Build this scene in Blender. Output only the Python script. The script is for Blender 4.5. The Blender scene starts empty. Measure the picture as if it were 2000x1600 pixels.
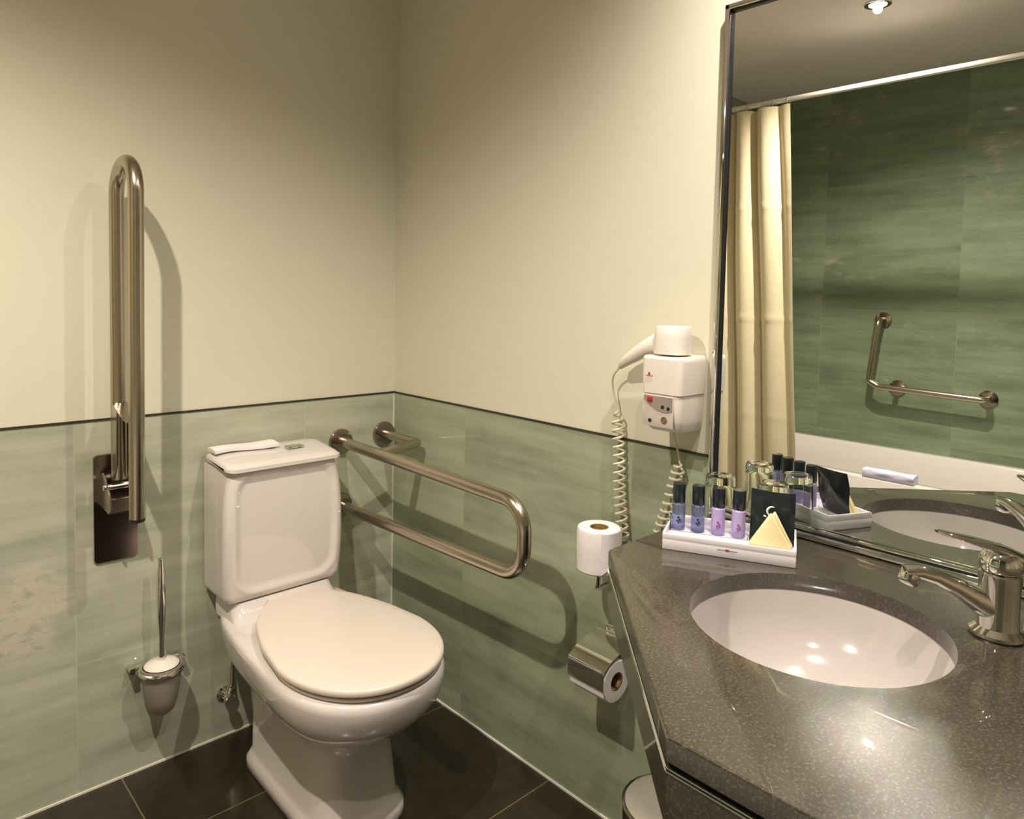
import bpy, bmesh, math, random
from mathutils import Vector, Matrix
random.seed(7)
scene = bpy.context.scene
COL = scene.collection
PI = math.pi

# ------------------------------------------------------------------ camera
YAW, PITCH, ROLL, F = 0.757705, 0.0554792, 0.0214706, 1388.47382
fw = Vector((math.sin(YAW)*math.cos(PITCH), math.cos(YAW)*math.cos(PITCH), -math.sin(PITCH)))
r0 = Vector((math.cos(YAW), -math.sin(YAW), 0)); u0 = r0.cross(fw)
rr = r0*math.cos(ROLL) + u0*math.sin(ROLL); uu = -r0*math.sin(ROLL) + u0*math.cos(ROLL)
cam_data = bpy.data.cameras.new('camera'); cam = bpy.data.objects.new('camera', cam_data); COL.objects.link(cam)
cam.matrix_world = Matrix(((rr.x, uu.x, -fw.x, -1.32989), (rr.y, uu.y, -fw.y, -1.96814), (rr.z, uu.z, -fw.z, 1.275), (0, 0, 0, 1)))
cam_data.sensor_fit = 'HORIZONTAL'; cam_data.sensor_width = 36; cam_data.lens = 36*F/2000
cam_data.shift_y = -(800-649.84)/2000; cam_data.clip_start = 0.01
scene.camera = cam

# ------------------------------------------------------------------ world, exposure
w = bpy.data.worlds.new('world'); scene.world = w; w.use_nodes = True
w.node_tree.nodes['Background'].inputs[0].default_value = (1.0, .93, .82, 1)
w.node_tree.nodes['Background'].inputs[1].default_value = 0.12
vs = scene.view_settings
vs.view_transform = 'Standard'; vs.look = 'None'; vs.gamma = 1; vs.use_curve_mapping = False; vs.exposure = -0.17
scene.cycles.sample_clamp_indirect = 0

# ------------------------------------------------------------------ lamps of the room (positions of the ceiling downlights)
CEIL = 2.32
LAMPS = [  # x, y, watts, colour, label
    (-1.37, -0.975, 16.5, (1.0, .90, .77), 'recessed chrome ceiling downlight in front of the bathtub'),
    (-0.33, -1.50, 8.5, (1.0, .91, .82), 'recessed chrome ceiling downlight above the round washbasin'),
    (-0.90, -1.80, 3.8, (1.0, .89, .78), 'recessed chrome ceiling downlight in the middle of the room'),
]

# ------------------------------------------------------------------ materials
def nmat(name):
    m = bpy.data.materials.new(name); m.use_nodes = True
    return m, m.node_tree, m.node_tree.nodes['Principled BSDF']
def mat(name, col, rough=.5, metal=0, coat=0, coat_rough=.03, noise=0, nscale=40, bump=0, trans=0, ior=1.45, alpha=1, sss=0, rvar=0):
    m, nt, b = nmat(name)
    b.inputs['Base Color'].default_value = (*col, 1); b.inputs['Roughness'].default_value = rough
    b.inputs['Metallic'].default_value = metal; b.inputs['Coat Weight'].default_value = coat
    b.inputs['Coat Roughness'].default_value = coat_rough; b.inputs['Transmission Weight'].default_value = trans
    b.inputs['IOR'].default_value = ior; b.inputs['Alpha'].default_value = alpha
    if noise or bump or rvar:
        tc = nt.nodes.new('ShaderNodeTexCoord'); n = nt.nodes.new('ShaderNodeTexNoise')
        n.inputs['Scale'].default_value = nscale; n.inputs['Detail'].default_value = 6
        nt.links.new(tc.outputs['Object'], n.inputs['Vector'])
        if noise:
            mx = nt.nodes.new('ShaderNodeMix'); mx.data_type = 'RGBA'
            mx.inputs[6].default_value = (*[c*(1-noise) for c in col], 1); mx.inputs[7].default_value = (*[min(1, c*(1+noise)) for c in col], 1)
            nt.links.new(n.outputs['Fac'], mx.inputs[0]); nt.links.new(mx.outputs[2], b.inputs['Base Color'])
        if bump:
            bp = nt.nodes.new('ShaderNodeBump'); bp.inputs['Strength'].default_value = bump; bp.inputs['Distance'].default_value = .002
            nt.links.new(n.outputs['Fac'], bp.inputs['Height']); nt.links.new(bp.outputs['Normal'], b.inputs['Normal'])
        if rvar:
            mr = nt.nodes.new('ShaderNodeMapRange'); mr.inputs[3].default_value = max(0, rough-rvar); mr.inputs[4].default_value = rough+rvar
            nt.links.new(n.outputs['Fac'], mr.inputs[0]); nt.links.new(mr.outputs[0], b.inputs['Roughness'])
    return m

class NG:
    """tiny node-graph helper"""
    def __init__(s, nt): s.nt = nt
    def n(s, t, **k):
        nd = s.nt.nodes.new(t)
        for a, v in k.items(): setattr(nd, a, v)
        return nd
    def l(s, a, b): s.nt.links.new(a, b)
    def m(s, op, a, b=None, c=None):
        nd = s.n('ShaderNodeMath', operation=op)
        for i, v in enumerate((a, b, c)):
            if v is None: continue
            if isinstance(v, (int, float)): nd.inputs[i].default_value = v
            else: s.l(v, nd.inputs[i])
        return nd.outputs[0]
    def mix(s, f, a, b):
        nd = s.n('ShaderNodeMix', data_type='RGBA')
        for i, v in ((0, f), (6, a), (7, b)):
            if isinstance(v, (int, float)): nd.inputs[i].default_value = v
            elif isinstance(v, tuple): nd.inputs[i].default_value = (*v, 1)
            else: s.l(v, nd.inputs[i])
        return nd.outputs[2]
    def ramp(s, v, lo, hi, a=0., b=1.):
        nd = s.n('ShaderNodeMapRange'); s.l(v, nd.inputs[0])
        nd.inputs[1].default_value = lo; nd.inputs[2].default_value = hi; nd.inputs[3].default_value = a; nd.inputs[4].default_value = b
        return nd.outputs[0]
    def noise(s, vec, scale, detail=5, rough=.55, w=0):
        nd = s.n('ShaderNodeTexNoise'); nd.inputs['Scale'].default_value = scale; nd.inputs['Detail'].default_value = detail
        nd.inputs['Roughness'].default_value = rough; s.l(vec, nd.inputs['Vector']); return nd.outputs['Fac']
    def vec(s, x, y, z):
        nd = s.n('ShaderNodeCombineXYZ')
        for i, v in enumerate((x, y, z)):
            if isinstance(v, (int, float)): nd.inputs[i].default_value = v
            else: s.l(v, nd.inputs[i])
        return nd.outputs[0]

def tile_mat(name, axis, u0, v0, size=.605, seed=0, patch=.62, dark=(.215, .25, .155), light=(.36, .40, .27), spot=None, jc=(.50, .50, .38)):
    m, nt, b = nmat(name); g = NG(nt)
    tc = g.n('ShaderNodeTexCoord'); sp = g.n('ShaderNodeSeparateXYZ'); g.l(tc.outputs['Object'], sp.inputs[0])
    u = sp.outputs[0 if axis == 'x' else 1]; v = sp.outputs[2]
    tu = g.m('DIVIDE', g.m('SUBTRACT', u, u0), size); tv = g.m('DIVIDE', g.m('SUBTRACT', v, v0), size)
    iu = g.m('FLOOR', tu); iv = g.m('FLOOR', tv); fu = g.m('FRACT', tu); fv = g.m('FRACT', tv)
    du = g.m('MINIMUM', fu, g.m('SUBTRACT', 1, fu)); dv = g.m('MINIMUM', fv, g.m('SUBTRACT', 1, fv))
    joint = g.m('LESS_THAN', g.m('MINIMUM', du, dv), .0024)
    wn = g.n('ShaderNodeTexWhiteNoise', noise_dimensions='3D'); g.l(g.vec(iu, iv, seed), wn.inputs['Vector'])
    rnd = wn.outputs['Value']
    # coordinates: every tile takes its own piece of the stone
    off = g.m('MULTIPLY', rnd, 37.)
    streak = g.noise(g.vec(g.m('ADD', g.m('MULTIPLY', u, 1.1), off), g.m('MULTIPLY', v, 11.), off), 1.6, 7, .6)
    cloud = g.noise(g.vec(g.m('ADD', u, off), g.m('MULTIPLY', v, 1.5), seed+off.node.inputs[1].default_value if False else 3.), 5, 6, .6)
    blot = g.noise(g.vec(g.m('MULTIPLY', u, 5.5), g.m('MULTIPLY', v, 11), g.m('ADD', off, 9.)), 1., 9, .66)
    region = g.noise(g.vec(u, v, seed*1.7+2.), 2.1, 2, .5)
    grain = g.noise(g.vec(u, v, 0.), 170, 3, .6)
    base = g.mix(g.ramp(streak, .34, .64), dark, light)
    base = g.mix(g.ramp(cloud, .35, .75, 0, .45), base, tuple(c*1.22 for c in light))
    base = g.mix(g.ramp(grain, .3, .7, 0, .12), base, (.10, .16, .10))
    mask = g.m('MULTIPLY', g.ramp(blot, .54, .66), g.ramp(region, patch-.03, patch+.02))
    base = g.mix(g.m('MULTIPLY', mask, .55), base, (.50, .47, .36))
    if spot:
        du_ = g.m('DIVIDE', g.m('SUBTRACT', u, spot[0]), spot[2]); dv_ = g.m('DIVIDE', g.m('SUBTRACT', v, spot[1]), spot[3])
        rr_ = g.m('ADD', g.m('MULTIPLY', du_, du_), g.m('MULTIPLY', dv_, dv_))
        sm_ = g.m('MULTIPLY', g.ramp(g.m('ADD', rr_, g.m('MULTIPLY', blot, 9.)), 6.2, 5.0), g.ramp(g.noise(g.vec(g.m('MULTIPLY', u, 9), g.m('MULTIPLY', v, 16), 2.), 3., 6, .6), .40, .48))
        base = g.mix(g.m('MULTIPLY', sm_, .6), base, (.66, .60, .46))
    vein = g.noise(g.vec(g.m('MULTIPLY', u, 3), g.m('MULTIPLY', v, 14), g.m('ADD', off, 4.)), 1.3, 6, .7)
    vm = g.m('LESS_THAN', g.m('ABSOLUTE', g.m('SUBTRACT', vein, .5)), .004)
    base = g.mix(g.m('MULTIPLY', vm, .30), base, (.46, .48, .36))
    tone = g.ramp(rnd, 0, 1, .88, 1.1)
    hs = g.n('ShaderNodeHueSaturation'); g.l(base, hs.inputs['Color']); g.l(tone, hs.inputs['Value'])
    col = g.mix(joint, hs.outputs[0], jc)
    g.l(col, b.inputs['Base Color'])
    b.inputs['Roughness'].default_value = .34; b.inputs['Coat Weight'].default_value = .35; b.inputs['Coat Roughness'].default_value = .06
    bp = g.n('ShaderNodeBump'); bp.inputs['Strength'].default_value = .25; bp.inputs['Distance'].default_value = .001
    h = g.m('SUBTRACT', g.m('MULTIPLY', streak, .6), joint); g.l(h, bp.inputs['Height']); g.l(bp.outputs[0], b.inputs['Normal'])
    return m

def floor_mat():
    m, nt, b = nmat('dark_floor_tile'); g = NG(nt)
    tc = g.n('ShaderNodeTexCoord'); sp = g.n('ShaderNodeSeparateXYZ'); g.l(tc.outputs['Object'], sp.inputs[0])
    u, v = sp.outputs[0], sp.outputs[1]
    tu = g.m('DIVIDE', g.m('SUBTRACT', u, -.828), .45); tv = g.m('DIVIDE', g.m('SUBTRACT', v, -.745), .45)
    fu, fv = g.m('FRACT', tu), g.m('FRACT', tv)
    d = g.m('MINIMUM', g.m('MINIMUM', fu, g.m('SUBTRACT', 1, fu)), g.m('MINIMUM', fv, g.m('SUBTRACT', 1, fv)))
    joint = g.m('LESS_THAN', d, .0035)
    wn = g.n('ShaderNodeTexWhiteNoise', noise_dimensions='3D'); g.l(g.vec(g.m('FLOOR', tu), g.m('FLOOR', tv), 1), wn.inputs['Vector'])
    n = g.noise(tc.outputs['Object'], 22, 6); n2 = g.noise(tc.outputs['Object'], 300, 2)
    base = g.mix(g.ramp(n, .3, .7), (.015, .010, .005), (.030, .021, .012))
    base = g.mix(g.ramp(n2, .5, .8, 0, .3), base, (.06, .045, .03))
    hs = g.n('ShaderNodeHueSaturation'); g.l(base, hs.inputs['Color']); g.l(g.ramp(wn.outputs['Value'], 0, 1, .85, 1.15), hs.inputs['Value'])
    g.l(g.mix(joint, hs.outputs[0], (.16, .13, .07)), b.inputs['Base Color'])
    b.inputs['Roughness'].default_value = .30; b.inputs['Coat Weight'].default_value = .2; b.inputs['Coat Roughness'].default_value = .12
    return m

def granite_mat():
    m, nt, b = nmat('dark_polished_granite'); g = NG(nt)
    tc = g.n('ShaderNodeTexCoord'); o = tc.outputs['Object']
    n = g.noise(o, 7, 7, .6); f = g.noise(o, 260, 4, .75); f2 = g.noise(o, 900, 2, .6)
    base = g.mix(g.ramp(n, .3, .7), (.017, .012, .006), (.040, .030, .016))
    base = g.mix(g.ramp(f, .51, .66, 0, .55), base, (.19, .16, .11))
    base = g.mix(g.ramp(f2, .5, .75, 0, .25), base, (.015, .012, .008))
    sp = g.n('ShaderNodeSeparateXYZ'); g.l(o, sp.inputs[0])
    w1 = g.noise(o, 2.6, 2.5, .5)
    vm = g.m('MULTIPLY', g.m('LESS_THAN', g.m('ABSOLUTE', g.m('SUBTRACT', w1, .47)), .0012), g.ramp(g.noise(o, 3.1, 2), .50, .6))
    base = g.mix(g.m('MULTIPLY', vm, .6), base, (.30, .26, .17))
    g.l(base, b.inputs['Base Color'])
    b.inputs['Roughness'].default_value = .30; b.inputs['Specular IOR Level'].default_value = .7
    b.inputs['Coat Weight'].default_value = .8; b.inputs['Coat Roughness'].default_value = .015; b.inputs['Coat IOR'].default_value = 1.45
    bp = g.n('ShaderNodeBump'); bp.inputs['Strength'].default_value = .25; bp.inputs['Distance'].default_value = .0005
    g.l(f, bp.inputs['Height']); g.l(bp.outputs[0], b.inputs['Normal'])
    return m

M = {}
M['tileA'] = tile_mat('green_stone_tile_lit', 'x', -.925, .333, seed=1, patch=.50, dark=(.33, .34, .245), light=(.52, .525, .40), spot=(-1.02, .50, .075, .085))  # same stone as the right wall, colours lightened for the stronger light here
M['tileB'] = tile_mat('green_stone_tile_right_shaded', 'y', -.373, .333, seed=5, patch=.62, dark=(.225, .26, .165), light=(.38, .42, .285), jc=(.36, .38, .27))  # same stone as the left wall, shade kept in its darker colours
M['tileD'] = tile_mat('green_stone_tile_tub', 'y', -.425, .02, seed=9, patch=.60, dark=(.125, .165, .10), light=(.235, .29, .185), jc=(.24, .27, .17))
M['tileT'] = tile_mat('green_stone_tile_tub_end', 'x', -.925, .02, seed=12, patch=.60)
M['paint'] = mat('cream_wall_paint', (.70, .675, .535), .45, noise=.02, nscale=30, bump=.10)
M['ceiling'] = mat('ceiling_paint', (.86, .78, .74), .7, noise=.02, nscale=8)
M['floor'] = floor_mat()
M['granite'] = granite_mat()
M['caulk'] = mat('pale_caulk', (.80, .76, .66), .4, noise=.05)
M['darkline'] = mat('dark_grout_shadow', (.035, .030, .018), .5, noise=.1)  # dark colour drawing the grout and shadow line above the wainscot
M['porcelain'] = mat('white_porcelain', (.69, .63, .59), .12, coat=.6, coat_rough=.03, noise=.008, nscale=3)
M['seat'] = mat('cream_seat_plastic', (.68, .60, .52), .32, coat=.25, coat_rough=.2, noise=.008, nscale=3)
M['chrome'] = mat('chrome', (.80, .79, .76), .04, 1, rvar=.02, nscale=20)
M['steel'] = mat('brushed_steel', (.48, .42, .345), .23, 1, noise=.06, nscale=60, rvar=.04)
M['plate'] = mat('polished_steel_plate', (.40, .33, .30), .16, 1, noise=.03, nscale=15)
M['black'] = mat('black_plastic', (.012, .012, .014), .35, noise=.1)
M['navy'] = mat('black_cap_plastic', (.010, .016, .022), .25, coat=.5, noise=.1)
M['mirror'] = mat('mirror_silver', (.86, .88, .85), .0, 1, noise=.002, nscale=2)
M['whiteplastic'] = mat('white_plastic', (.80, .73, .65), .3, coat=.2, noise=.01)
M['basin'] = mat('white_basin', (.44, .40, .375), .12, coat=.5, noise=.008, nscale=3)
M['cord'] = mat('cream_cord', (.72, .66, .50), .35, noise=.02)
M['paper'] = mat('white_tissue', (.82, .76, .74), .85, noise=.03, nscale=60, bump=.4)
M['card'] = mat('brown_card_tube', (.30, .17, .05), .7, noise=.3, nscale=80)
M['frost'] = mat('frosted_glass', (.55, .48, .40), .45, trans=.55, noise=.04)
M['glass'] = mat('clear_glass', (.92, .96, .93), .0, trans=1, ior=1.45)
M['acrylic'] = mat('clear_acrylic', (.93, .93, .98), .02, trans=1, ior=1.12)
M['liquid'] = mat('lavender_liquid_bottle', (.36, .40, .66), .08, trans=.8, ior=1.35, noise=.3, nscale=60)
M['lilac'] = mat('lilac_bottle', (.55, .45, .78), .2, trans=.2, noise=.12, nscale=50)
M['label_red'] = mat('plum_print', (.30, .07, .22), .5, noise=.2)
M['print_red'] = mat('red_print', (.40, .04, .05), .5, noise=.1)
M['print_grey'] = mat('grey_print', (.30, .24, .24), .5, noise=.1)
M['print_white'] = mat('white_print', (.85, .84, .80), .4, noise=.02)
M['tray'] = mat('white_tray', (.76, .72, .74), .22, coat=.3, noise=.01)
M['sachet'] = mat('black_foil_sachet', (.012, .016, .020), .22, coat=.5, noise=.3, nscale=30)
M['soap'] = mat('cream_soap', (.83, .68, .38), .45, noise=.04, nscale=40)
M['curtain'] = mat('cream_curtain', (.72, .62, .42), .8, noise=.05, nscale=25, bump=.3)
M['tub'] = mat('white_tub_enamel', (.70, .65, .62), .15, coat=.5, noise=.01)
M['towel'] = mat('lilac_white_towel', (.72, .68, .86), .9, noise=.05, nscale=120, bump=.6)
M['wood'] = mat('dark_cabinet', (.035, .018, .012), .3, coat=.4, noise=.3, nscale=12)
M['door'] = mat('door_paint', (.45, .36, .25), .5, noise=.03)

def emit(name, col, s):
    m, nt, b = nmat(name); b.inputs['Base Color'].default_value = (*col, 1)
    b.inputs['Emission Color'].default_value = (*col, 1); b.inputs['Emission Strength'].default_value = s
    return m
M['lampglow'] = emit('lamp_glow', (1, .87, .7), 14)

# ------------------------------------------------------------------ mesh helpers
def link(name, bm, m, parent=None, smooth=True, angle=35):
    bmesh.ops.recalc_face_normals(bm, faces=bm.faces)
    me = bpy.data.meshes.new(name); bm.to_mesh(me); bm.free()
    o = bpy.data.objects.new(name, me); COL.objects.link(o)
    for mm in (m if isinstance(m, (list, tuple)) else [m]): me.materials.append(mm)
    if smooth:
        for p in me.polygons: p.use_smooth = True
        try: me.set_sharp_from_angle(angle=math.radians(angle))
        except Exception: pass
    if parent: o.parent = parent
    return o
def thing(name, label, cat, loc=(0, 0, 0), group=None):
    o = bpy.data.objects.new(name, None); COL.objects.link(o); o.location = loc; o.empty_display_size = .05
    o['label'] = label; o['category'] = cat
    if group: o['group'] = group
    bpy.context.view_layer.update()
    return o
def part(name, bm, m, t, label=None, **k):
    """bm is in world coordinates; the part is parented to t keeping its place"""
    off = t.matrix_world.translation.copy() if t.type == 'EMPTY' else Vector(t.get('org', (0, 0, 0)))
    bmesh.ops.translate(bm, verts=bm.verts, vec=-off)
    o = link(name, bm, m, t, **k)
    o['org'] = tuple(off)
    if label: o['label'] = label
    return o
def tag(o, label, cat, group=None):
    o['label'] = label; o['category'] = cat
    if group: o['group'] = group
    return o
def struct(name, bm, m, **k):
    o = link(name, bm, m, **k); o['kind'] = 'structure'; return o

def box(bm, x0, x1, y0, y1, z0, z1, bev=0, seg=2, mi=0):
    vs_ = [bm.verts.new((x, y, z)) for z in (z0, z1) for y in (y0, y1) for x in (x0, x1)]
    fs = [(0, 2, 3, 1), (4, 5, 7, 6), (0, 1, 5, 4), (2, 6, 7, 3), (0, 4, 6, 2), (1, 3, 7, 5)]
    F_ = [bm.faces.new([vs_[i] for i in f]) for f in fs]
    for f in F_: f.material_index = mi
    if bev:
        es = list({e for f in F_ for e in f.edges})
        bmesh.ops.bevel(bm, geom=es, offset=bev, segments=seg, profile=.5, affect='EDGES')
    return bm
def NB(): return bmesh.new()
def ring_loft(bm, rings, cap0=True, cap1=True, closed=True, mi=0):
    R_ = [[bm.verts.new(p) for p in r] for r in rings]
    n = len(R_[0])
    for a, b in zip(R_[:-1], R_[1:]):
        for i in range(n if closed else n-1):
            j = (i+1) % n
            bm.faces.new((a[i], a[j], b[j], b[i])).material_index = mi
    if cap0: bm.faces.new(R_[0][::-1]).material_index = mi
    if cap1: bm.faces.new(R_[-1]).material_index = mi
    return R_
def lathe(bm, c, prof, n=40, axis='z', cap0=True, cap1=True, mi=0, A=None):
    """prof: list of (r, h). axis: 'z' or a direction vector"""
    if axis == 'z': ax = Vector((0, 0, 1))
    else: ax = Vector(axis).normalized()
    s = ax.orthogonal().normalized(); t = ax.cross(s); c = Vector(c)
    rings = [[c + ax*h + (s*math.cos(2*PI*i/n) + t*math.sin(2*PI*i/n))*max(r, 1e-5) for i in range(n)] for r, h in prof]
    ring_loft(bm, rings, cap0, cap1, mi=mi); return bm
def fillet(pts, r, n=8):
    P_ = [Vector(p) for p in pts]; out = [P_[0]]
    for i in range(1, len(P_)-1):
        a, b, c = P_[i-1], P_[i], P_[i+1]
        rad = r[i-1] if isinstance(r, (list, tuple)) else r
        d1 = (a-b).normalized(); d2 = (c-b).normalized(); ang = d1.angle(d2)
        if rad <= 0 or ang > PI-.01: out.append(b); continue
        t = min(rad/math.tan(ang/2), (a-b).length*.5, (c-b).length*.5); rad2 = t*math.tan(ang/2)
        cen = b + (d1+d2).normalized()*(rad2/math.sin(ang/2))
        s, e = b+d1*t-cen, b+d2*t-cen; th = s.angle(e); ax = s.cross(e).normalized()
        for k in range(n+1): out.append(cen + Matrix.Rotation(th*k/n, 3, ax) @ s)
    out.append(P_[-1]); return out
def tube(bm, pts, r, n=16, caps=True, mi=0, flat=None, up=None):
    """sweep; r float or list; flat: scale of second axis"""
    P_ = [Vector(p) for p in pts]; N_ = len(P_)
    rs = r if isinstance(r, (list, tuple)) else [r]*N_
    T = []
    for i in range(N_):
        a = P_[max(0, i-1)]; b = P_[min(N_-1, i+1)]; T.append((b-a).normalized())
    s = T[0].orthogonal().normalized() if up is None else Vector(up).cross(T[0]).normalized()
    rings = []
    for i in range(N_):
        if i: s = (T[i-1].rotation_difference(T[i]) @ s); s = (s - T[i]*s.dot(T[i])).normalized()
        t = T[i].cross(s)
        fl = 1 if flat is None else (flat[i] if isinstance(flat, (list, tuple)) else flat)
        rings.append([P_[i] + s*math.cos(2*PI*k/n)*rs[i] + t*math.sin(2*PI*k/n)*rs[i]*fl for k in range(n)])
    ring_loft(bm, rings, caps, caps, mi=mi); return bm
def rrect(cx, cy, hx, hy, r, n=6):
    out = []
    for sx, sy, a0 in ((1, 1, 0), (-1, 1, PI/2), (-1, -1, PI), (1, -1, 1.5*PI)):
        for k in range(n+1):
            a = a0 + PI/2*k/n
            out.append((cx+sx*(hx-r)+r*math.cos(a), cy+sy*(hy-r)+r*math.sin(a)))
    return out
def slab(bm, loop, z0, z1, bev=0):
    """prism from a 2D loop with softened top"""
    if bev:
        c = Vector((sum(p[0] for p in loop)/len(loop), sum(p[1] for p in loop)/len(loop)))
        def ins(d): return [(p[0]-(p[0]-c.x)/max((Vector(p)-c).length, 1e-6)*d, p[1]-(p[1]-c.y)/max((Vector(p)-c).length, 1e-6)*d) for p in loop]
        rings = []
        for k in range(5):
            a = PI/2*k/4; rings.append([(x, y, z0+bev-bev*math.cos(a)) for x, y in ins(bev*(1-math.sin(a)))])
        for k in range(5):
            a = PI/2*k/4; rings.append([(x, y, z1-bev+bev*math.sin(a)) for x, y in ins(bev*(1-math.cos(a)))])
        ring_loft(bm, rings)
    else: ring_loft(bm, [[(x, y, z0) for x, y in loop], [(x, y, z1) for x, y in loop]])
    return bm
def poly_hole(outer, inner, z0, z1):
    """flat slab with one hole"""
    bm = NB()
    def loop(pts, z):
        v = [bm.verts.new((x, y, z)) for x, y in pts]
        return v, [bm.edges.new((v[i], v[(i+1) % len(v)])) for i in range(len(v))]
    ov, oe = loop(outer, z1); iv, ie = loop(inner, z1)
    bmesh.ops.triangle_fill(bm, use_beauty=True, use_dissolve=False, edges=oe+ie)
    top = list(bm.faces)
    ret = bmesh.ops.duplicate(bm, geom=top)
    vm = ret['vert_map']
    for v in [g_ for g_ in ret['geom'] if isinstance(g_, bmesh.types.BMVert)]: v.co.z = z0
    for L_ in (ov, iv):
        for i in range(len(L_)):
            a, b = L_[i], L_[(i+1) % len(L_)]
            bm.faces.new((a, b, vm[b], vm[a]))
    return bm

# ------------------------------------------------------------------ the room
XD, YS = -2.312, -2.95       # tub wall, wall behind the camera
TZ = .938                    # top of the wainscot
bm = NB(); box(bm, XD-.1, .1, YS-.1, .1, -.1, 0); struct('floor', bm, M['floor'], smooth=False)
bm = NB(); box(bm, XD-.1, .1, YS-.1, .1, CEIL, CEIL+.1); struct('ceiling', bm, M['ceiling'], smooth=False)
bm = NB(); box(bm, XD-.1, .1, 0, .1, 0, CEIL); wl = struct('wall_left', bm, M['paint'], smooth=False)
bm = NB(); box(bm, 0, .1, YS-.1, 0, 0, CEIL); struct('wall_right', bm, M['paint'], smooth=False)
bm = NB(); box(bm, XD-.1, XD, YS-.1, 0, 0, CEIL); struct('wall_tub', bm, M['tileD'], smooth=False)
bm = NB(); box(bm, XD, 0, YS-.1, YS, 0, CEIL); struct('wall_behind', bm, M['paint'], smooth=False)
bm = NB(); box(bm, XD, -1.50, -1.85, -1.76, 0, CEIL); struct('wall_nook', bm, M['tileT'], smooth=False)
e_ = .0015
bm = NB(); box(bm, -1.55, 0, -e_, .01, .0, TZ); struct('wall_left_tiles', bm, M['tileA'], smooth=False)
bm = NB(); box(bm, XD, -1.55, -e_, .01, .0, CEIL); struct('wall_tub_end_tiles', bm, M['tileT'], smooth=False)
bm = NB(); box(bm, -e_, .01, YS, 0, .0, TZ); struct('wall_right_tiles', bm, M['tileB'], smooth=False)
bm = NB(); box(bm, -1.55, -.003, -.004, .0, TZ-.0005, TZ+.0045); struct('trim_1', bm, M['darkline'], smooth=False)
bm = NB(); box(bm, -.004, .0, -1.178, 0, TZ-.0005, TZ+.0045); struct('trim_2', bm, M['darkline'], smooth=False)
bm = NB(); box(bm, -.0045, -.001, -.0045, -.001, .0, TZ-.001); struct('trim_3', bm, M['caulk'], smooth=False)
bm = NB(); box(bm, -1.598, -.004, -.005, -.001, .0, .005); struct('baseboard_left', bm, M['caulk'], smooth=False)
bm = NB(); box(bm, -.005, -.001, YS, -.004, .0, .005); struct('baseboard_right', bm, M['caulk'], smooth=False)
# door behind the camera
bm = NB(); box(bm, -1.15, -.25, YS+.001, YS+.04, .004, 2.02, .003); dr = struct('door_1', bm, M['door'])
bm = NB(); tube(bm, fillet([(-.33, YS+.035, 1.0), (-.33, YS+.09, 1.0), (-.45, YS+.09, 1.0)], .015), .009); hd = link('door_handle', bm, M['chrome'], dr)

# ------------------------------------------------------------------ ceiling downlights
for i, (lx, ly, wt, colr, lab) in enumerate(LAMPS):
    t = thing('ceiling_downlight', lab, 'ceiling light', (lx, ly, CEIL), 'ceiling downlights')
    bm = NB(); lathe(bm, (lx, ly, CEIL-.006), [(.030, .0055), (.030, .0), (.036, -.002), (.044, 0), (.045, .0055)], 40, cap0=False, cap1=False); part('rim', bm, M['chrome'], t)
    bm = NB(); lathe(bm, (lx, ly, CEIL-.004), [(.0, 0), (.029, 0), (.029, .003), (0, .003)], 32, cap0=False, cap1=False); part('bulb', bm, M['lampglow'], t)
    ld = bpy.data.lights.new('downlight_lamp', 'SPOT'); ld.energy = wt*10; ld.color = colr; ld.shadow_soft_size = .015
    ld.spot_size = math.radians(146); ld.spot_blend = 1.0
    lo = bpy.data.objects.new('downlight_lamp', ld); COL.objects.link(lo); lo.parent = t; lo.location = (0, 0, -.020)

# ------------------------------------------------------------------ toilet
TCX, BCX = -.460, -.452
toilet = thing('toilet', 'white close-coupled toilet with closed lid in the corner', 'toilet', (BCX, -.35, 0))
def egg(cx, hw, yb, yf, hwb, z, n=64, pw=2.25, p2=5.0):
    """half-round front, squarer back; yb back, yf front (more negative)"""
    yc = yf + hw*1.18
    out = []
    for k in range(n):
        a = 2*PI*k/n; c, s = math.cos(a), math.sin(a)
        if s <= 0:   # front half
            x = hw*math.copysign(abs(c)**(2/pw), c); y = yc - (yc-yf)*abs(s)**(2/pw)
        else:
            x = math.copysign(abs(c)**(2/p2), c); y = yc + (yb-yc)*abs(s)**(2/p2)
            f = (y-yc)/(yb-yc); ff = f*f*(3-2*f); x *= hw*(1-ff) + hwb*ff
        out.append((cx+x, y, z))
    return out
secs = [(0, .121, -.150, -.604, .118), (.004, .125, -.148, -.608, .122), (.026, .123, -.148, -.606, .120), (.036, .116, -.152, -.594, .113),
        (.05, .110, -.155, -.584, .106), (.14, .103, -.145, -.574, .100), (.19, .101, -.12, -.572, .100), (.215, .103, -.10, -.582, .103), (.235, .112, -.08, -.605, .112),
        (.256, .134, -.06, -.645, .130), (.28, .160, -.05, -.682, .150), (.31, .182, -.04, -.712, .165), (.335, .195, -.035, -.730, .173), (.36, .198, -.03, -.735, .175),
        (.380, .201, -.03, -.740, .178), (.393, .199, -.03, -.738, .178), (.4, .194, -.032, -.733, .175), (.403, .185, -.036, -.722, .168)]
bm = NB(); ring_loft(bm, [egg(BCX, hw, yb, yf, hwb, z, 88, 2.25+1.3*max(0, min(1, (.23-z)/.06)), 5+9*max(0, min(1, (.23-z)/.06))) for z, hw, yb, yf, hwb in secs])
part('bowl', bm, M['porcelain'], toilet, angle=60)
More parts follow.
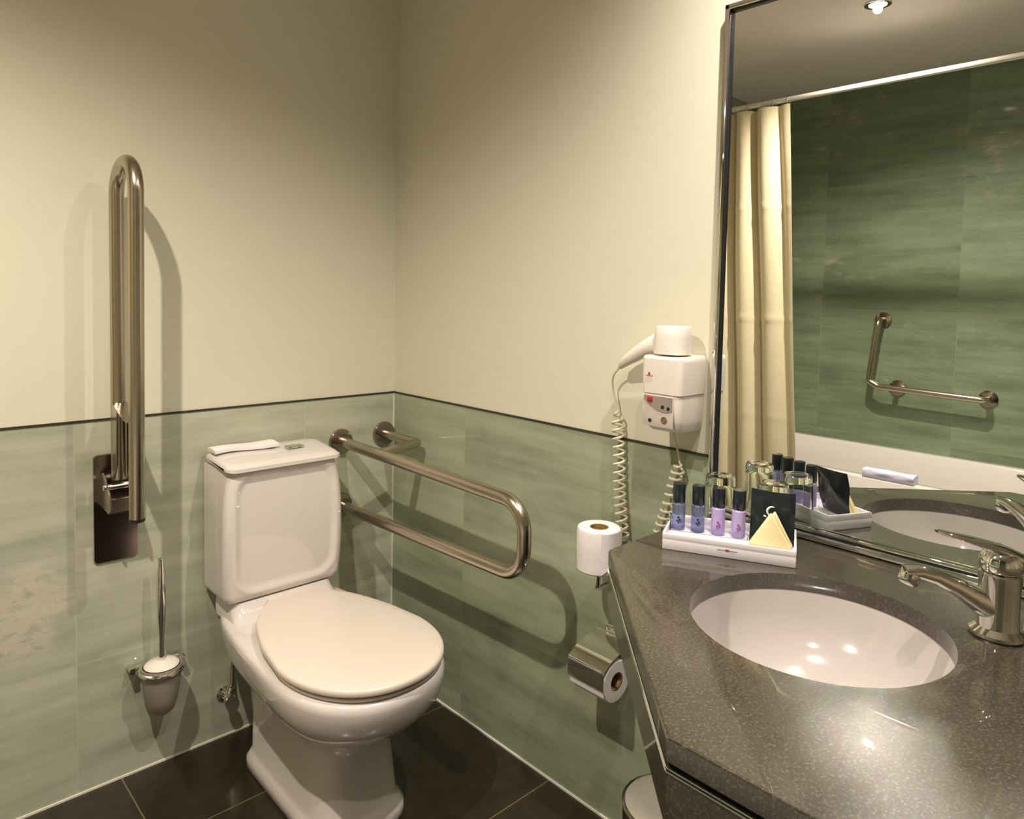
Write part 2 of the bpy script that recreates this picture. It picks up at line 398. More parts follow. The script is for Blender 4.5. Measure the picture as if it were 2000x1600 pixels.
# plinth between bowl and tank
bm = NB(); rings = []
for z, hx, y0, y1 in ((.395, .150, -.045, -.225), (.404, .149, -.036, -.205), (.414, .147, -.032, -.190), (.426, .145, -.028, -.177), (.446, .143, -.026, -.166)):
    rings.append([(x, y, z) for x, y in rrect(TCX, (y0+y1)/2, hx, abs(y1-y0)/2, .03)])
ring_loft(bm, rings); part('tank_support', bm, M['porcelain'], toilet)
# seat and lid
def seat_ring(z, d=0):
    return egg(BCX+.002, .196-d, -.222+d, -.742+d, .150-d, z, 72, 2.15)
bm = NB(); ring_loft(bm, [seat_ring(.4045, .011), seat_ring(.406, .008), seat_ring(.413, .007), seat_ring(.4150, .013)]); part('seat', bm, M['seat'], toilet, angle=60)
bm = NB(); ring_loft(bm, [seat_ring(.4195, .008), seat_ring(.421, .001), seat_ring(.426, 0), seat_ring(.431, .001), seat_ring(.4345, .004), seat_ring(.436, .009), seat_ring(.4368, .03), seat_ring(.4372, .08)])
part('lid', bm, M['seat'], toilet, angle=60)
for sx in (-.075, .075):
    bm = NB(); box(bm, BCX+sx-.02, BCX+sx+.02, -.219, -.200, .404, .428, .006); part('hinge', bm, M['seat'], toilet)
# tank with a recessed front panel
def tank_front(x, z):
    """relief of the front face: inner panel sits 7 mm deeper inside a rounded frame"""
    cx, cz, hx, hz, r = TCX+.003, .630, .131, .150, .045
    hx2 = hx*(1.0+.05*math.sin((z-.46)/.34*PI))
    qx, qz = abs(x-cx)-hx2+r, abs(z-cz)-hz+r
    d = math.hypot(max(qx, 0), max(qz, 0)) + min(max(qx, qz), 0) - r
    s = max(0, min(1, .5-d/.022)); s = s*s*(3-2*s)
    lip = math.exp(-((d-.012)/.006)**2)*.0012
    return s*.0065 - lip
bm = NB(); rings = []
nz = 90
for k in range(nz+1):
    f = k/nz; z = .446 + (.800-.446)*f
    W = .150 + .021*(1-abs((f-.42)/.58)**3.2); WB = .163
    y1 = -.172 - .010*math.sin(f*PI)
    rad = .022
    if f < .07: e = (1-f/.07); dd = (1-math.sqrt(max(0, 1-e*e)))*.016; W -= dd; WB -= dd; y1 += dd
    pts = []
    D0, D1 = -.018, y1
    for x in [TCX+W-rad - (2*(W-rad))*j/70 for j in range(71)]: pts.append((x, D1 + tank_front(x, z), z))
    for j in range(1, 9):
        a = PI/2*j/8; pts.append((TCX-W+rad-rad*math.sin(a), D1+rad-rad*math.cos(a), z))
    for q_ in (.25, .5, .75, 1): pts.append((TCX-W+(W-WB)*q_, D1+rad+(D0-D1-rad)*q_, z))
    pts.append((TCX, D0, z))
    for q_ in (1, .75, .5, .25): pts.append((TCX+W-(W-WB)*q_, D1+rad+(D0-D1-rad)*q_, z))
    for j in range(0, 8):
        a = PI/2*j/8; pts.append((TCX+W-rad+rad*math.cos(a), D1+rad-rad*math.sin(a), z))
    rings.append(pts)
ring_loft(bm, rings); part('tank', bm, M['porcelain'], toilet, angle=60)
bm = NB(); rings = []
for z, g_ in ((.801, -.004), (.8025, .003), (.808, .006), (.816, .0065), (.824, .003), (.8285, -.004), (.830, -.014), (.8312, -.04)):
    rings.append([(x, y-.002, z - .018*max(0, (-y-.03)/.16)**1.5*(1 if z > .81 else .0)) for x, y in rrect(TCX, -.097, .158+g_, .082+g_, .028, 8)])
ring_loft(bm, rings); part('tank_lid', bm, M['porcelain'], toilet, angle=60)
bm = NB(); box(bm, TCX+.030, TCX+.062, -.118, -.092, .8275, .833, .0015); box(bm, TCX+.064, TCX+.080, -.118, -.092, .8275, .832, .0015)
part('flush_button', bm, M['chrome'], toilet, 'small chrome flush button')
# white folded strip on the tank
bm = NB()
rings = []
for k in range(13):
    f = k/12; x = TCX-.158 + .175*f; zb = .8335 + .0015*math.sin(f*7)
    rings.append([(x, -.030, zb), (x, -.084+.006*math.sin(f*5), zb-.0015), (x, -.084+.006*math.sin(f*5), zb+.0065), (x, -.055, zb+.010+.001*math.sin(f*9)), (x, -.030, zb+.008)])
ring_loft(bm, rings); tag(link('sanitary_bag', bm, M['paper'], angle=50), 'flat folded white paper bag lying on the toilet tank lid', 'paper bag')

# shut-off valve
t = thing('shutoff_valve', 'small chrome angle valve on the tiled wall left of the toilet foot', 'valve', (-.563, 0, .125))
bm = NB(); lathe(bm, (-.563, -.001, .125), [(.0, 0), (.022, 0), (.022, .003), (.010, .007), (.010, .034), (0, .034)], 24, axis=(0, -1, 0)); part('body', bm, M['chrome'], t)
bm = NB(); lathe(bm, (-.563, -.034, .125), [(.0, 0), (.013, 0), (.015, .003), (.015, .014), (.012, .017), (0, .017)], 12, axis=(0, -1, 0)); part('knob', bm, M['chrome'], t)
bm = NB(); lathe(bm, (-.563, -.024, .125), [(.008, 0), (.008, .012), (.011, .012), (.011, .026), (0, .026)], 12, axis=(.5, 0, 1)); part('outlet', bm, M['chrome'], t)
bm = NB(); tube(bm, fillet([(-.551, -.024, .150), (-.545, -.014, .20), (-.52, -.011, .30), (-.52, -.011, .4452)], .04), .005, 10); part('hose', bm, M['steel'], t)

# ------------------------------------------------------------------ grab bar beside the toilet (on the left wall, runs along the right wall)
R1 = .0168
t = thing('grab_bar', 'brushed steel looped grab bar beside the toilet along the right wall', 'grab bar', (-.2, 0, .80))
bm = NB(); tube(bm, fillet([(-.2, -.003, .800), (-.2, -.830, .792), (-.2, -.830, .619), (-.2, -.003, .597)], .070, 12), R1, 24); part('rail', bm, M['steel'], t)
bm = NB(); tube(bm, fillet([(-.042, -.003, .806), (-.042, -.188, .806), (-.2, -.232, .802)], .002), .0145, 20); part('brace', bm, M['steel'], t)
for fx, fz in ((-.2, .800), (-.042, .806), (-.2, .597)):
    bm = NB(); lathe(bm, (fx, -.0016, fz), [(0, 0), (.040, 0), (.0405, .004), (.038, .010), (.022, .0125), (0, .0125)], 36, axis=(0, -1, 0)); part('flange', bm, M['plate'], t)

# ------------------------------------------------------------------ folded-up support bar on the left wall
t = thing('folding_grab_bar', 'brushed steel folding support bar, folded up against the left wall', 'grab bar', (-.84, 0, .72))
bm = NB(); 
lp = [(x, z) for x, z in rrect(-.8355, .716, .0500, .137, .010, 5)]
ring_loft(bm, [[(x, -.0016, z) for x, z in lp], [(x, -.006, z) for x, z in lp], [(x*.99-.8355*.01, -.008, (z-.716)*.99+.716) for x, z in lp]]); part('wall_plate', bm, M['plate'], t)
xb = -.842
bm = NB()
tube(bm, fillet([(xb, -.060, .800), (xb+.001, -.058, 1.560), (xb+.003, -.205, 1.560), (xb, -.205, .735)], .0735, 16), R1, 24)
part('loop', bm, M['steel'], t)
bm = NB(); lathe(bm, (xb, -.205, .729), [(0, 0), (.0155, 0), (.0172, .002), (.0172, .008), (0, .008)], 24); part('end_cap', bm, M['black'], t)
# hinge bracket: two cheeks and a curved front, pin
bm = NB()
prof = [(-.008, .800), (-.030, .812), (-.052, .800), (-.100, .760), (-.104, .735), (-.085, .722), (-.008, .728)]
for x0, x1 in ((xb-.030, xb-.026), (xb+.026, xb+.030)):
    ring_loft(bm, [[(x0, y, z) for y, z in prof], [(x1, y, z) for y, z in prof]])
ring_loft(bm, [[(xb-.026, -.090, .760), (xb+.026, -.090, .760), (xb+.026, -.094, .758), (xb-.026, -.094, .758)], [(xb-.026, -.085, .724), (xb+.026, -.085, .724), (xb+.026, -.089, .722), (xb-.026, -.089, .722)]])
box(bm, xb-.026, xb+.026, -.09, -.008, .722, .726)
part('hinge_bracket', bm, M['steel'], t)
bm = NB(); lathe(bm, (xb-.034, -.060, .782), [(0, 0), (.007, 0), (.007, .068), (0, .068)], 16, axis=(1, 0, 0)); part('pin', bm, M['chrome'], t)
# curved link between the two legs
bm = NB(); rings = []
for k in range(9):
    f = k/8; y = -.066 - .128*f; z = .992 - .030*math.sin(f*PI*.5)
    rings.append([(xb-.016, y, z), (xb+.016, y, z), (xb+.016, y, z-.004), (xb-.016, y, z-.004)])
ring_loft(bm, rings)
for x0 in (xb-.0165, xb+.0145):
    ring_loft(bm, [[(x0, -.07, .99), (x0, -.11, .975), (x0, -.098, .84), (x0, -.07, .80)], [(x0+.002, -.07, .99), (x0+.002, -.11, .975), (x0+.002, -.098, .84), (x0+.002, -.07, .80)]])
part('link_plate', bm, M['steel'], t)

# ------------------------------------------------------------------ toilet brush
t = thing('toilet_brush', 'wall-mounted toilet brush with tall chrome handle in frosted glass cup', 'toilet brush', (-.747, 0, .30))
bx, by = -.747, -.062
bm = NB(); lathe(bm, (bx, by, .170), [(.0, 0), (.018, .001), (.030, .012), (.040, .045), (.046, .090), (.048, .128), (.0455, .128), (.0435, .090), (.0375, .046), (.028, .016), (0, .006)], 40, cap0=False, cap1=False); part('cup', bm, M['frost'], t, 'frosted glass cup')
bm = NB(); tube(bm, [(bx+.0505*math.cos(a*PI/20), by+.0505*math.sin(a*PI/20), .288) for a in range(41)], .0055, 10, caps=False); part('ring', bm, M['chrome'], t)
bm = NB(); tube(bm, fillet([(bx-.062, -.030, .288), (bx-.050, -.020, .288), (bx+.050, -.020, .288), (bx+.062, -.030, .288)], .012), .0058, 12)
for sx in (-1, 1): tube(bm, [(bx+sx*.060, -.001, .288), (bx+sx*.060, -.034, .288)], .008, 14)
part('bracket', bm, M['chrome'], t)
bm = NB(); lathe(bm, (bx, by, .296), [(0, 0), (.040, 0), (.042, .003), (.034, .010), (.012, .014), (0, .014)], 36); part('brush_lid', bm, M['whiteplastic'], t)
bm = NB(); lathe(bm, (bx, by, .308), [(0, 0), (.0068, 0), (.0062, .06), (.0105, .12), (.0115, .17), (.0095, .235), (.007, .262), (.0075, .266), (.004, .272), (0, .272)], 24); part('handle', bm, M['chrome'], t)

# ------------------------------------------------------------------ spare paper roll on a post
rx, ry = -.085, -.955
t = thing('toilet_roll_post', 'chrome L-shaped post on the right wall carrying the spare roll', 'roll holder', (0, ry, .61))
bm = NB(); tube(bm, fillet([(-.0015, ry, .605), (rx, ry, .605), (rx, ry, .725)], .008), .0065, 16); part('post', bm, M['chrome'], t)
bm = NB(); lathe(bm, (-.0016, ry, .605), [(0, 0), (.019, 0), (.019, .006), (.012, .010), (0, .010)], 28, axis=(-1, 0, 0)); part('rose', bm, M['chrome'], t)
bm = NB(); lathe(bm, (rx, ry, .6400), [(0, 0), (.016, 0), (.019, .004), (.010, .008), (0, .008)], 24); part('collar', bm, M['chrome'], t)
roll = thing('toilet_roll', 'spare white toilet roll standing upright on the chrome post', 'toilet roll', (rx, ry, .64))
bm = NB(); lathe(bm, (rx, ry, .640), [(.0215, 0), (.045, 0), (.0485, .004), (.050, .05), (.050, .092), (.0485, .098), (.046, .0995), (.0215, .0985)], 56, cap0=False, cap1=False)
R_ = list(bm.verts); bmesh.ops.translate(bm, verts=bm.verts, vec=(0, 0, .010)); part('paper', bm, M['paper'], roll)
bm = NB(); lathe(bm, (rx, ry, .641), [(.0208, 0), (.0212, .097), (.0195, .097), (.0192, 0)], 32, cap0=False, cap1=False); bmesh.ops.translate(bm, verts=bm.verts, vec=(0, 0, .010)); part('tube', bm, M['card'], roll, 'brown cardboard tube')
bm = NB(); rings = []   # loose end of the paper, folded diagonally
for k in range(15):
    f = k/14; a = -2.35 + 1.75*f; rad = .0512+.0008*math.sin(f*9)
    zl = .640+.004 + .072*f**1.1; zt = min(.7365, zl+.006+.02*(f)+.0)
    zt = .737
    rings.append([(rx+rad*math.cos(a), ry+rad*math.sin(a), zl), (rx+rad*math.cos(a), ry+rad*math.sin(a), zt), (rx+(rad-.001)*math.cos(a), ry+(rad-.001)*math.sin(a), zt), (rx+(rad-.001)*math.cos(a), ry+(rad-.001)*math.sin(a), zl)])
ring_loft(bm, rings); bmesh.ops.translate(bm, verts=bm.verts, vec=(0, 0, .010)); part('loose_sheet', bm, M['paper'], roll)

# ------------------------------------------------------------------ covered paper holder
hy0, hy1 = -.905, -1.005
t = thing('toilet_paper_holder', 'chrome covered toilet paper holder low on the right wall', 'roll holder', (0, -.955, .45))
ax_, az_ = -.068, .400
bm = NB(); prof = [(-.014, .470), (-.018, .474), (-.034, .473), (-.095, .455), (-.118, .440), (-.1205, .432), (-.120, .395)]
rings = []
for (x, z), (nx, nz_) in zip(prof, [(0, -1), (0, -1), (0, -1), (.25, -.9), (.7, -.6), (1, 0), (1, 0)]):
    rings.append([(x, hy0+.003, z), (x, hy1-.003, z), (x+nx*.0018, hy1-.003, z+nz_*.0018), (x+nx*.0018, hy0+.003, z+nz_*.0018)])
ring_loft(bm, rings); part('cover', bm, M['chrome'], t)
bm = NB(); tube(bm, fillet([(-.012, hy0+.002, .466), (-.012, hy0+.008, .44), (ax_, hy0+.009, az_), (ax_, hy1-.004, az_)], .012), .0045, 12)
tube(bm, [(-.016, hy0+.004, .470), (-.016, hy1-.004, .470)], .006, 14); part('arm', bm, M['chrome'], t)
bm = NB(); box(bm, -.014, -.0016, -.985, -.925, .452, .492, .003); part('back_plate', bm, M['chrome'], t)
roll2 = thing('toilet_roll', 'white toilet roll in use under the chrome cover', 'toilet roll', (ax_, -.955, az_))
bm = NB(); lathe(bm, (ax_, hy0, az_), [(.021, 0), (.0455, 0), (.048, .003), (.0485, .05), (.048, .097), (.0455, .1), (.021, .1)], 52, axis=(0, -1, 0), cap0=False, cap1=False); part('paper', bm, M['paper'], roll2)
bm = NB(); lathe(bm, (ax_, hy0, az_), [(.0205, .001), (.0205, .099), (.0188, .099), (.0188, .001)], 32, axis=(0, -1, 0), cap0=False, cap1=False); part('tube', bm, M['card'], roll2, 'brown cardboard tube')
bm = NB(); rings = []
for k in range(9):
    f = k/8; z = .400 - .022*f; x = ax_-.0495+.0035*f
    rings.append([(x, hy0, z), (x, hy1, z), (x+.001, hy1, z), (x+.001, hy0, z)])
ring_loft(bm, rings); part('loose_sheet', bm, M['paper'], roll2)

# ------------------------------------------------------------------ waste bin under the counter
t = thing('waste_bin', 'small round steel waste bin on the floor under the counter', 'bin', (-.155, -1.210, 0))
bm = NB(); lathe(bm, (-.155, -1.210, 0), [(.0, .0), (.088, .0), (.090, .004), (.092, .255), (.094, .262), (.094, .267), (.088, .269), (0, .269)], 48, cap0=False, cap1=False); part('body', bm, M['plate'], t)
bm = NB(); lathe(bm, (-.155, -1.210, .2695), [(.0, .012), (.03, .0115), (.06, .009), (.080, .004), (.087, .0)], 48, cap0=False, cap1=True); part('lid', bm, mat('satin_steel_lid', (.68, .63, .58), .42, .6, noise=.1, nscale=20), t)

# ------------------------------------------------------------------ vanity: worktop, apron, cabinet
CZ = .825
SX, SY, SR = -.345, -1.558, .171
YE = -2.55
outer = [(-.0016, -1.193), (-.352, -1.195), (-.724, -1.571), (-.724, YE), (-.0016, YE)]
circ = [(SX+SR*math.cos(2*PI*k/96), SY+SR*math.sin(2*PI*k/96)) for k in range(96)]
wt = thing('worktop', 'dark speckled polished granite washbasin worktop with chamfered corner', 'worktop', (-.35, -1.9, CZ))
def skirt_loop(d):   # inset outline
    return [(-.0016, -1.193-d), (-.352-d*.42, -1.195-d), (-.724+d, -1.571-d*.42), (-.724+d, YE+d), (-.0016, YE+d)]
bm = poly_hole(outer, circ, CZ-.026, CZ)
bmesh.ops.remove_doubles(bm, verts=bm.verts, dist=1e-6)
es = [e for e in bm.edges if len(e.link_faces) == 2 and abs(e.verts[0].co.z-CZ) < 1e-5 and abs(e.verts[1].co.z-CZ) < 1e-5 and e.calc_face_angle(0) > .7 and e.verts[0].co.x < -.05 and (Vector((e.verts[0].co.x-SX, e.verts[0].co.y-SY)).length > SR+.02)]
bmesh.ops.bevel(bm, geom=es, offset=.0035, segments=3, profile=.5, affect='EDGES')
part('slab', bm, M['granite'], wt, smooth=True, angle=30)
def wall_strip(d, z0, z1, th=.02):
    bm = NB(); a = skirt_loop(d)[:4]; b = [(x, y) for x, y in skirt_loop(d+th)][:4]
    loop = a + b[::-1]
    ring_loft(bm, [[(x, y, z0) for x, y in loop], [(x, y, z1) for x, y in loop]]); return bm
bm = wall_strip(.006, CZ-.034, CZ-.025); part('shadow_gap', bm, M['black'], wt, smooth=False)  # back of the groove coloured black to stand for its shadow
bm = wall_strip(.0015, CZ-.097, CZ-.0335)
part('apron', bm, M['granite'], wt, smooth=False)
bm = NB()
for z in (CZ-.0375, CZ-.0335):
    for a, b in zip(skirt_loop(.0008)[:3], skirt_loop(.0008)[1:4]): tube(bm, [(a[0], a[1], z), (b[0], b[1], z)], .0013, 8)
part('edge_strip', bm, M['chrome'], wt)
cab = thing('vanity_cabinet', 'dark wooden cabinet carrying the granite worktop', 'cabinet', (-.33, -2.1, 0))
bm = NB(); box(bm, -.66, -.002, YE+.03, -1.775, .10, CZ-.098, .002); box(bm, -.60, -.01, YE+.05, -1.80, .0, .10); part('body', bm, M['wood'], cab)
for y0, y1 in ((YE+.04, -2.165), (-2.16, -1.785)):
    bm = NB(); box(bm, -.678, -.661, y0, y1, .12, CZ-.11, .002); d_ = part('door', bm, M['wood'], cab)
    bm = NB(); tube(bm, [(-.69, (y0+y1)/2-.05, .62), (-.69, (y0+y1)/2+.05, .62)], .005, 10)
    for s_ in (-.04, .04): tube(bm, [(-.677, (y0+y1)/2+s_, .62), (-.69, (y0+y1)/2+s_, .62)], .003, 8)
    part('handle', bm, M['chrome'], d_)

# ------------------------------------------------------------------ basin
bs = thing('washbasin', 'round white washbasin set under the granite worktop', 'washbasin', (SX, SY, CZ-.15))
prof = [(.196, CZ-.0275), (SR+.001, CZ-.0265), (SR-.002, CZ-.034), (SR-.010, CZ-.060), (SR-.028, CZ-.092), (SR-.060, CZ-.118), (SR-.105, CZ-.132), (.030, CZ-.138), (.020, CZ-.140), (.020, CZ-.150)]
out = [(.032, CZ-.150), (.07, CZ-.148), (SR-.05, CZ-.130), (SR-.012, CZ-.098), (SR+.006, CZ-.060), (SR+.010, CZ-.036), (.196, CZ-.034), (.196, CZ-.0275)]
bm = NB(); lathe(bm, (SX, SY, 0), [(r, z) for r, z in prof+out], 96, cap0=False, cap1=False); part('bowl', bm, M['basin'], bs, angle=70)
bm = NB(); lathe(bm, (SX, SY, CZ-.143), [(0, 0), (.0195, 0), (.0195, .004), (.016, .0075), (0, .009)], 32); part('drain', bm, M['chrome'], bs)
dirv = Vector((-.75, -.62, 0)).normalized(); c_ = Vector((SX, SY, CZ-.055)) + dirv*(SR-.0085)
bm = NB(); lathe(bm, c_, [(0, -.001), (.0065, -.001), (.0085, .0), (.0085, .002), (.006, .0025), (0, .0015)], 20, axis=-dirv+Vector((0, 0, .25))); part('overflow', bm, M['steel'], bs)

# ------------------------------------------------------------------ faucet
FX, FY = -.197, -1.742
dF = Vector((-.635, .7725, 0)); nF = Vector((.7725, .635, 0)); FB = Vector((FX, FY, 0))
def FP(tt, z, s=0): return FB + dF*tt + nF*s + Vector((0, 0, z))
fa = thing('faucet', 'chrome single-lever basin faucet pointing at the round washbasin', 'faucet', (FX, FY, CZ))
bm = NB(); lathe(bm, FP(0, CZ), [(0, .0), (.031, .0), (.0335, .003), (.0335, .007), (.029, .011), (.0255, .014), (.0245, .03), (.0245, .066), (.0255, .078), (.0255, .086), (.0225, .0885), (0, .0885)], 44); part('body', bm, M['chrome'], fa)
bm = NB(); pts = [FP(.008, CZ+.040), FP(.030, CZ+.050), FP(.055, CZ+.064), (FP(.082, CZ+.076)), FP(.104, CZ+.081), FP(.122, CZ+.079)]
tube(bm, pts, [.021, .0175, .0150, .0135, .0125, .0120], 24, flat=[1, .95, .85, .8, .8, .8], up=(0, 0, 1))
part('spout', bm, M['chrome'], fa)
bm = NB(); lathe(bm, FP(.113, CZ+.080), [(.0, 0), (.0125, .0), (.0135, .003), (.0135, .014), (.0115, .017), (0, .017)], 24, axis=dF*.35-Vector((0, 0, 1))); part('aerator', bm, M['chrome'], fa)
bm = NB(); lathe(bm, FP(0, CZ+.090), [(0, 0), (.0235, .0), (.026, .004), (.026, .014), (.022, .024), (.013, .031), (0, .033)], 40); part('cartridge_cap', bm, M['chrome'], fa)
bm = NB(); pts = [FP(-.026, CZ+.092), FP(-.018, CZ+.108), FP(.004, CZ+.119), FP(.030, CZ+.127), FP(.055, CZ+.133), FP(.078, CZ+.1375), FP(.084, CZ+.1385)]
tube(bm, pts, [.012, .019, .019, .0155, .0125, .010, .0055], 20, flat=[.5, .55, .42, .34, .30, .28, .25], up=(0, 0, 1)); part('lever', bm, M['chrome'], fa)
bm = NB(); tube(bm, [FP(-.036, CZ+.001), FP(-.036, CZ+.085)], .0028, 10); lathe(bm, FP(-.036, CZ+.083), [(0, 0), (.0055, .001), (.0055, .009), (0, .010)], 16); part('plug_rod', bm, M['chrome'], fa)

# ------------------------------------------------------------------ mirror
MX = -.012; my0, my1 = -1.190, -2.55; mz0, mz1 = CZ+.002, 1.862
t = thing('wall_mirror', 'large chrome-framed wall mirror standing above the worktop', 'mirror', (0, -1.87, mz0))
bm = NB(); box(bm, MX, -.0025, my1+.006, my0-.006, mz0+.006, mz1-.006); part('glass', bm, M['mirror'], t, smooth=False)
bm = NB()
box(bm, -.024, -.0020, my0-.0105, my0, mz0, mz1, .002); box(bm, -.024, -.0020, my1, my1+.011, mz0, mz1, .002); box(bm, -.024, -.0020, my1, my0, mz1-.011, mz1, .002)
box(bm, -.026, -.0020, my1, my0, mz0, mz0+.012, .002); box(bm, -.021, -.0020, my1, my0-.012, mz0+.0145, mz0+.0215, .002)
part('frame', bm, M['chrome'], t)
bm = NB(); box(bm, -.0175, -.0122, my0-.0135, my0-.0105, mz0+.022, mz1-.011); box(bm, -.0175, -.0122, my1+.011, my0-.0105, mz1-.0145, mz1-.011); box(bm, -.018, -.0122, my1+.011, my0-.012, mz0+.012, mz0+.0145)
part('gasket', bm, M['black'], t)

# ------------------------------------------------------------------ hair dryer and its wall holder
t = thing('hair_dryer_holder', 'white wall-mounted hair dryer holder with shaver socket on the right wall', 'hair dryer holder', (0, -1.12, 1.07))
hy_a, hy_b = -1.072, -1.166
bm = NB(); rings = []
for z, d, g_ in ((1.070, .0, .0), (1.073, .100, .002), (1.10, .101, .003), (1.14, .102, .003), (1.148, .102, .002), (1.152, .099, -.001)):
    if d == 0: continue
    rings.append([(x, y, z - (.006*math.cos((y+1.119)/.05*1.57) if z > 1.14 and x < -.05 else 0)) for x, y in rrect(-.0015-d/2, (hy_a+hy_b)/2, d/2, (hy_a-hy_b)/2+g_, .013, 5)])
ring_loft(bm, rings); part('cradle', bm, M['whiteplastic'], t)
bm = NB(); rings = []
for z, d, g_ in ((1.0715, .098, 0), (1.05, .098, 0), (1.02, .095, -.001), (1.003, .090, -.003), (.994, .080, -.008), (.992, .068, -.016)):
    rings.append([(x, y, z) for x, y in rrect(-.0015-d/2, (hy_a+hy_b)/2, d/2, (hy_a-hy_b)/2+g_, .013, 5)])
ring_loft(bm, rings); part('socket_housing', bm, M['whiteplastic'], t)
bm = NB(); box(bm, -.1015, -.0985, hy_b+.014, hy_a-.004, 1.004, 1.0690, .001); part('socket_panel', bm, mat('pale_panel', (.62, .54, .48), .35, noise=.03), t)
bm = NB(); rings = []
loop = [(-1.080, 1.068), (-1.150, 1.068), (-1.150, 1.040), (-1.135, 1.036), (-1.115, 1.038), (-1.097, 1.046), (-1.080, 1.058)]
ring_loft(bm, [[(-.1030, y, z) for y, z in loop], [(-.1012, y, z) for y, z in loop]]); part('voltage_flap', bm, mat('grey_flap', (.30, .25, .22), .3, noise=.05), t)
bm = NB(); box(bm, -.1062, -.1028, -1.102, -1.090, 1.056, 1.066, .001); part('switch', bm, mat('red_switch', (.45, .02, .03), .3, noise=.05), t, 'red switch')
for y, z in ((-1.127, 1.047), (-1.141, 1.045), (-1.096, 1.016)):
    bm = NB(); lathe(bm, (-.1010, y, z), [(0, 0), (.0038, 0), (.0038, .0026), (0, .0026)], 14, axis=(-1, 0, 0)); part('socket_hole', bm, M['black'], t)
bm = NB(); lathe(bm, (-.1010, -1.131, 1.020), [(.0045, 0), (.0075, 0), (.0075, .002), (.0045, .002)], 20, axis=(-1, 0, 0), cap0=False, cap1=False); lathe(bm, (-.1010, -1.131, 1.020), [(0, 0), (.003, 0), (.003, .002), (0, .002)], 14, axis=(-1, 0, 0)); part('dial', bm, M['steel'], t)
bm = NB(); box(bm, -.1055, -.1040, -1.102, -1.0835, 1.1100, 1.1107); part('logo_line', bm, M['print_grey'], t)
bm = NB(); lathe(bm, (-.1040, -1.092, 1.1145), [(0, 0), (.0022, 0), (.0022, .0012), (0, .0012)], 12, axis=(-1, 0, 0)); box(bm, -.1055, -.104, -1.0945, -1.090, 1.1106, 1.113); part('logo_mark', bm, M['print_red'], t)

hdr = thing('hair_dryer', 'white hair dryer hanging nozzle-up in its wall holder', 'hair dryer', (-.058, -1.118, 1.15))
hc = (-.058, -1.117)
bm = NB(); rings = []
for z, rx_, ry_ in ((1.1535, .030, .032), (1.155, .0365, .038), (1.17, .037, .0385), (1.19, .036, .0375), (1.209, .035, .0365), (1.213, .033, .0345), (1.2125, .030, .031), (1.203, .0275, .0285), (1.185, .0265, .0275)):
    rings.append([(hc[0]+rx_*math.cos(a)*abs(math.cos(a))**-.15 if abs(math.cos(a)) > 1e-3 else hc[0], hc[1]+ry_*math.sin(a)*(abs(math.sin(a))+1e-9)**-.15, z) for a in [2*PI*k/44 for k in range(44)]])
ring_loft(bm, rings); part('barrel', bm, M['whiteplastic'], hdr, angle=50)
bm = NB(); tube(bm, [(-.058, -1.100, 1.184), (-.056, -1.075, 1.176), (-.052, -1.045, 1.162), (-.046, -1.012, 1.144), (-.040, -.985, 1.130), (-.036, -.966, 1.117), (-.035, -.9615, 1.110)], [.022, .0225, .021, .018, .015, .011, .006], 20, flat=.8)
part('handle', bm, M['whiteplastic'], hdr)
def curve_pts(ctrl, n):
    P_ = [Vector(p) for p in ctrl]; out = []
    P_ = [P_[0]*2-P_[1]] + P_ + [P_[-1]*2-P_[-2]]
    m_ = len(P_)-3
    for i in range(n+1):
        f = i/n*m_; k = min(int(f), m_-1); t_ = f-k; a, b, c, d = P_[k:k+4]
        out.append(.5*((2*b) + (-a+c)*t_ + (2*a-5*b+4*c-d)*t_*t_ + (-a+3*b-3*c+d)*t_**3))
    return out
def coil(bm, ctrl, R, r, turns, n_per=18, taper=.06):
    base = curve_pts(ctrl, turns*n_per); pts = []
    for i, p in enumerate(base):
        T_ = (base[min(i+1, len(base)-1)]-base[max(i-1, 0)]).normalized()
        s = Vector((1, 0, 0)); s = (s-T_*s.dot(T_)).normalized(); q = T_.cross(s)
        f = i/len(base); rad = R*min(1, f/taper, (1-f)/taper) if 0 < f < 1 else 0
        a = 2*PI*i/n_per; pts.append(p+(s*math.cos(a)+q*math.sin(a))*rad)
    tube(bm, pts, r, 7); return bm
bm = NB(); CX = -.0185
tube(bm, curve_pts([(-.036, -.963, 1.112), (-.030, -.940, 1.09), (-.022, -.932, 1.062), (CX, -.938, 1.03), (CX, -.943, 1.008)], 24), .0025, 8)
coil(bm, [(CX, -.943, 1.010), (CX, -.950, .950), (CX, -.954, .888), (CX, -.958, .825), (CX, -.965, .768), (CX, -.975, .706), (CX, -.998, .645)], .0125, .0029, 19)
tube(bm, curve_pts([(CX, -.998, .645), (CX, -1.013, .628), (CX, -1.033, .628), (CX, -1.050, .650)], 16), .0028, 8)
coil(bm, [(CX, -1.050, .650), (CX, -1.063, .710), (CX, -1.076, .764), (CX, -1.092, .814), (CX, -1.107, .873), (CX, -1.119, .915)], .0125, .0029, 15)
tube(bm, curve_pts([(CX, -1.119, .915), (CX, -1.113, .940), (-.028, -1.110, .966), (-.038, -1.110, .991)], 16), .0025, 8)
part('spiral_cord', bm, M['cord'], hdr, 'cream spiral cord')

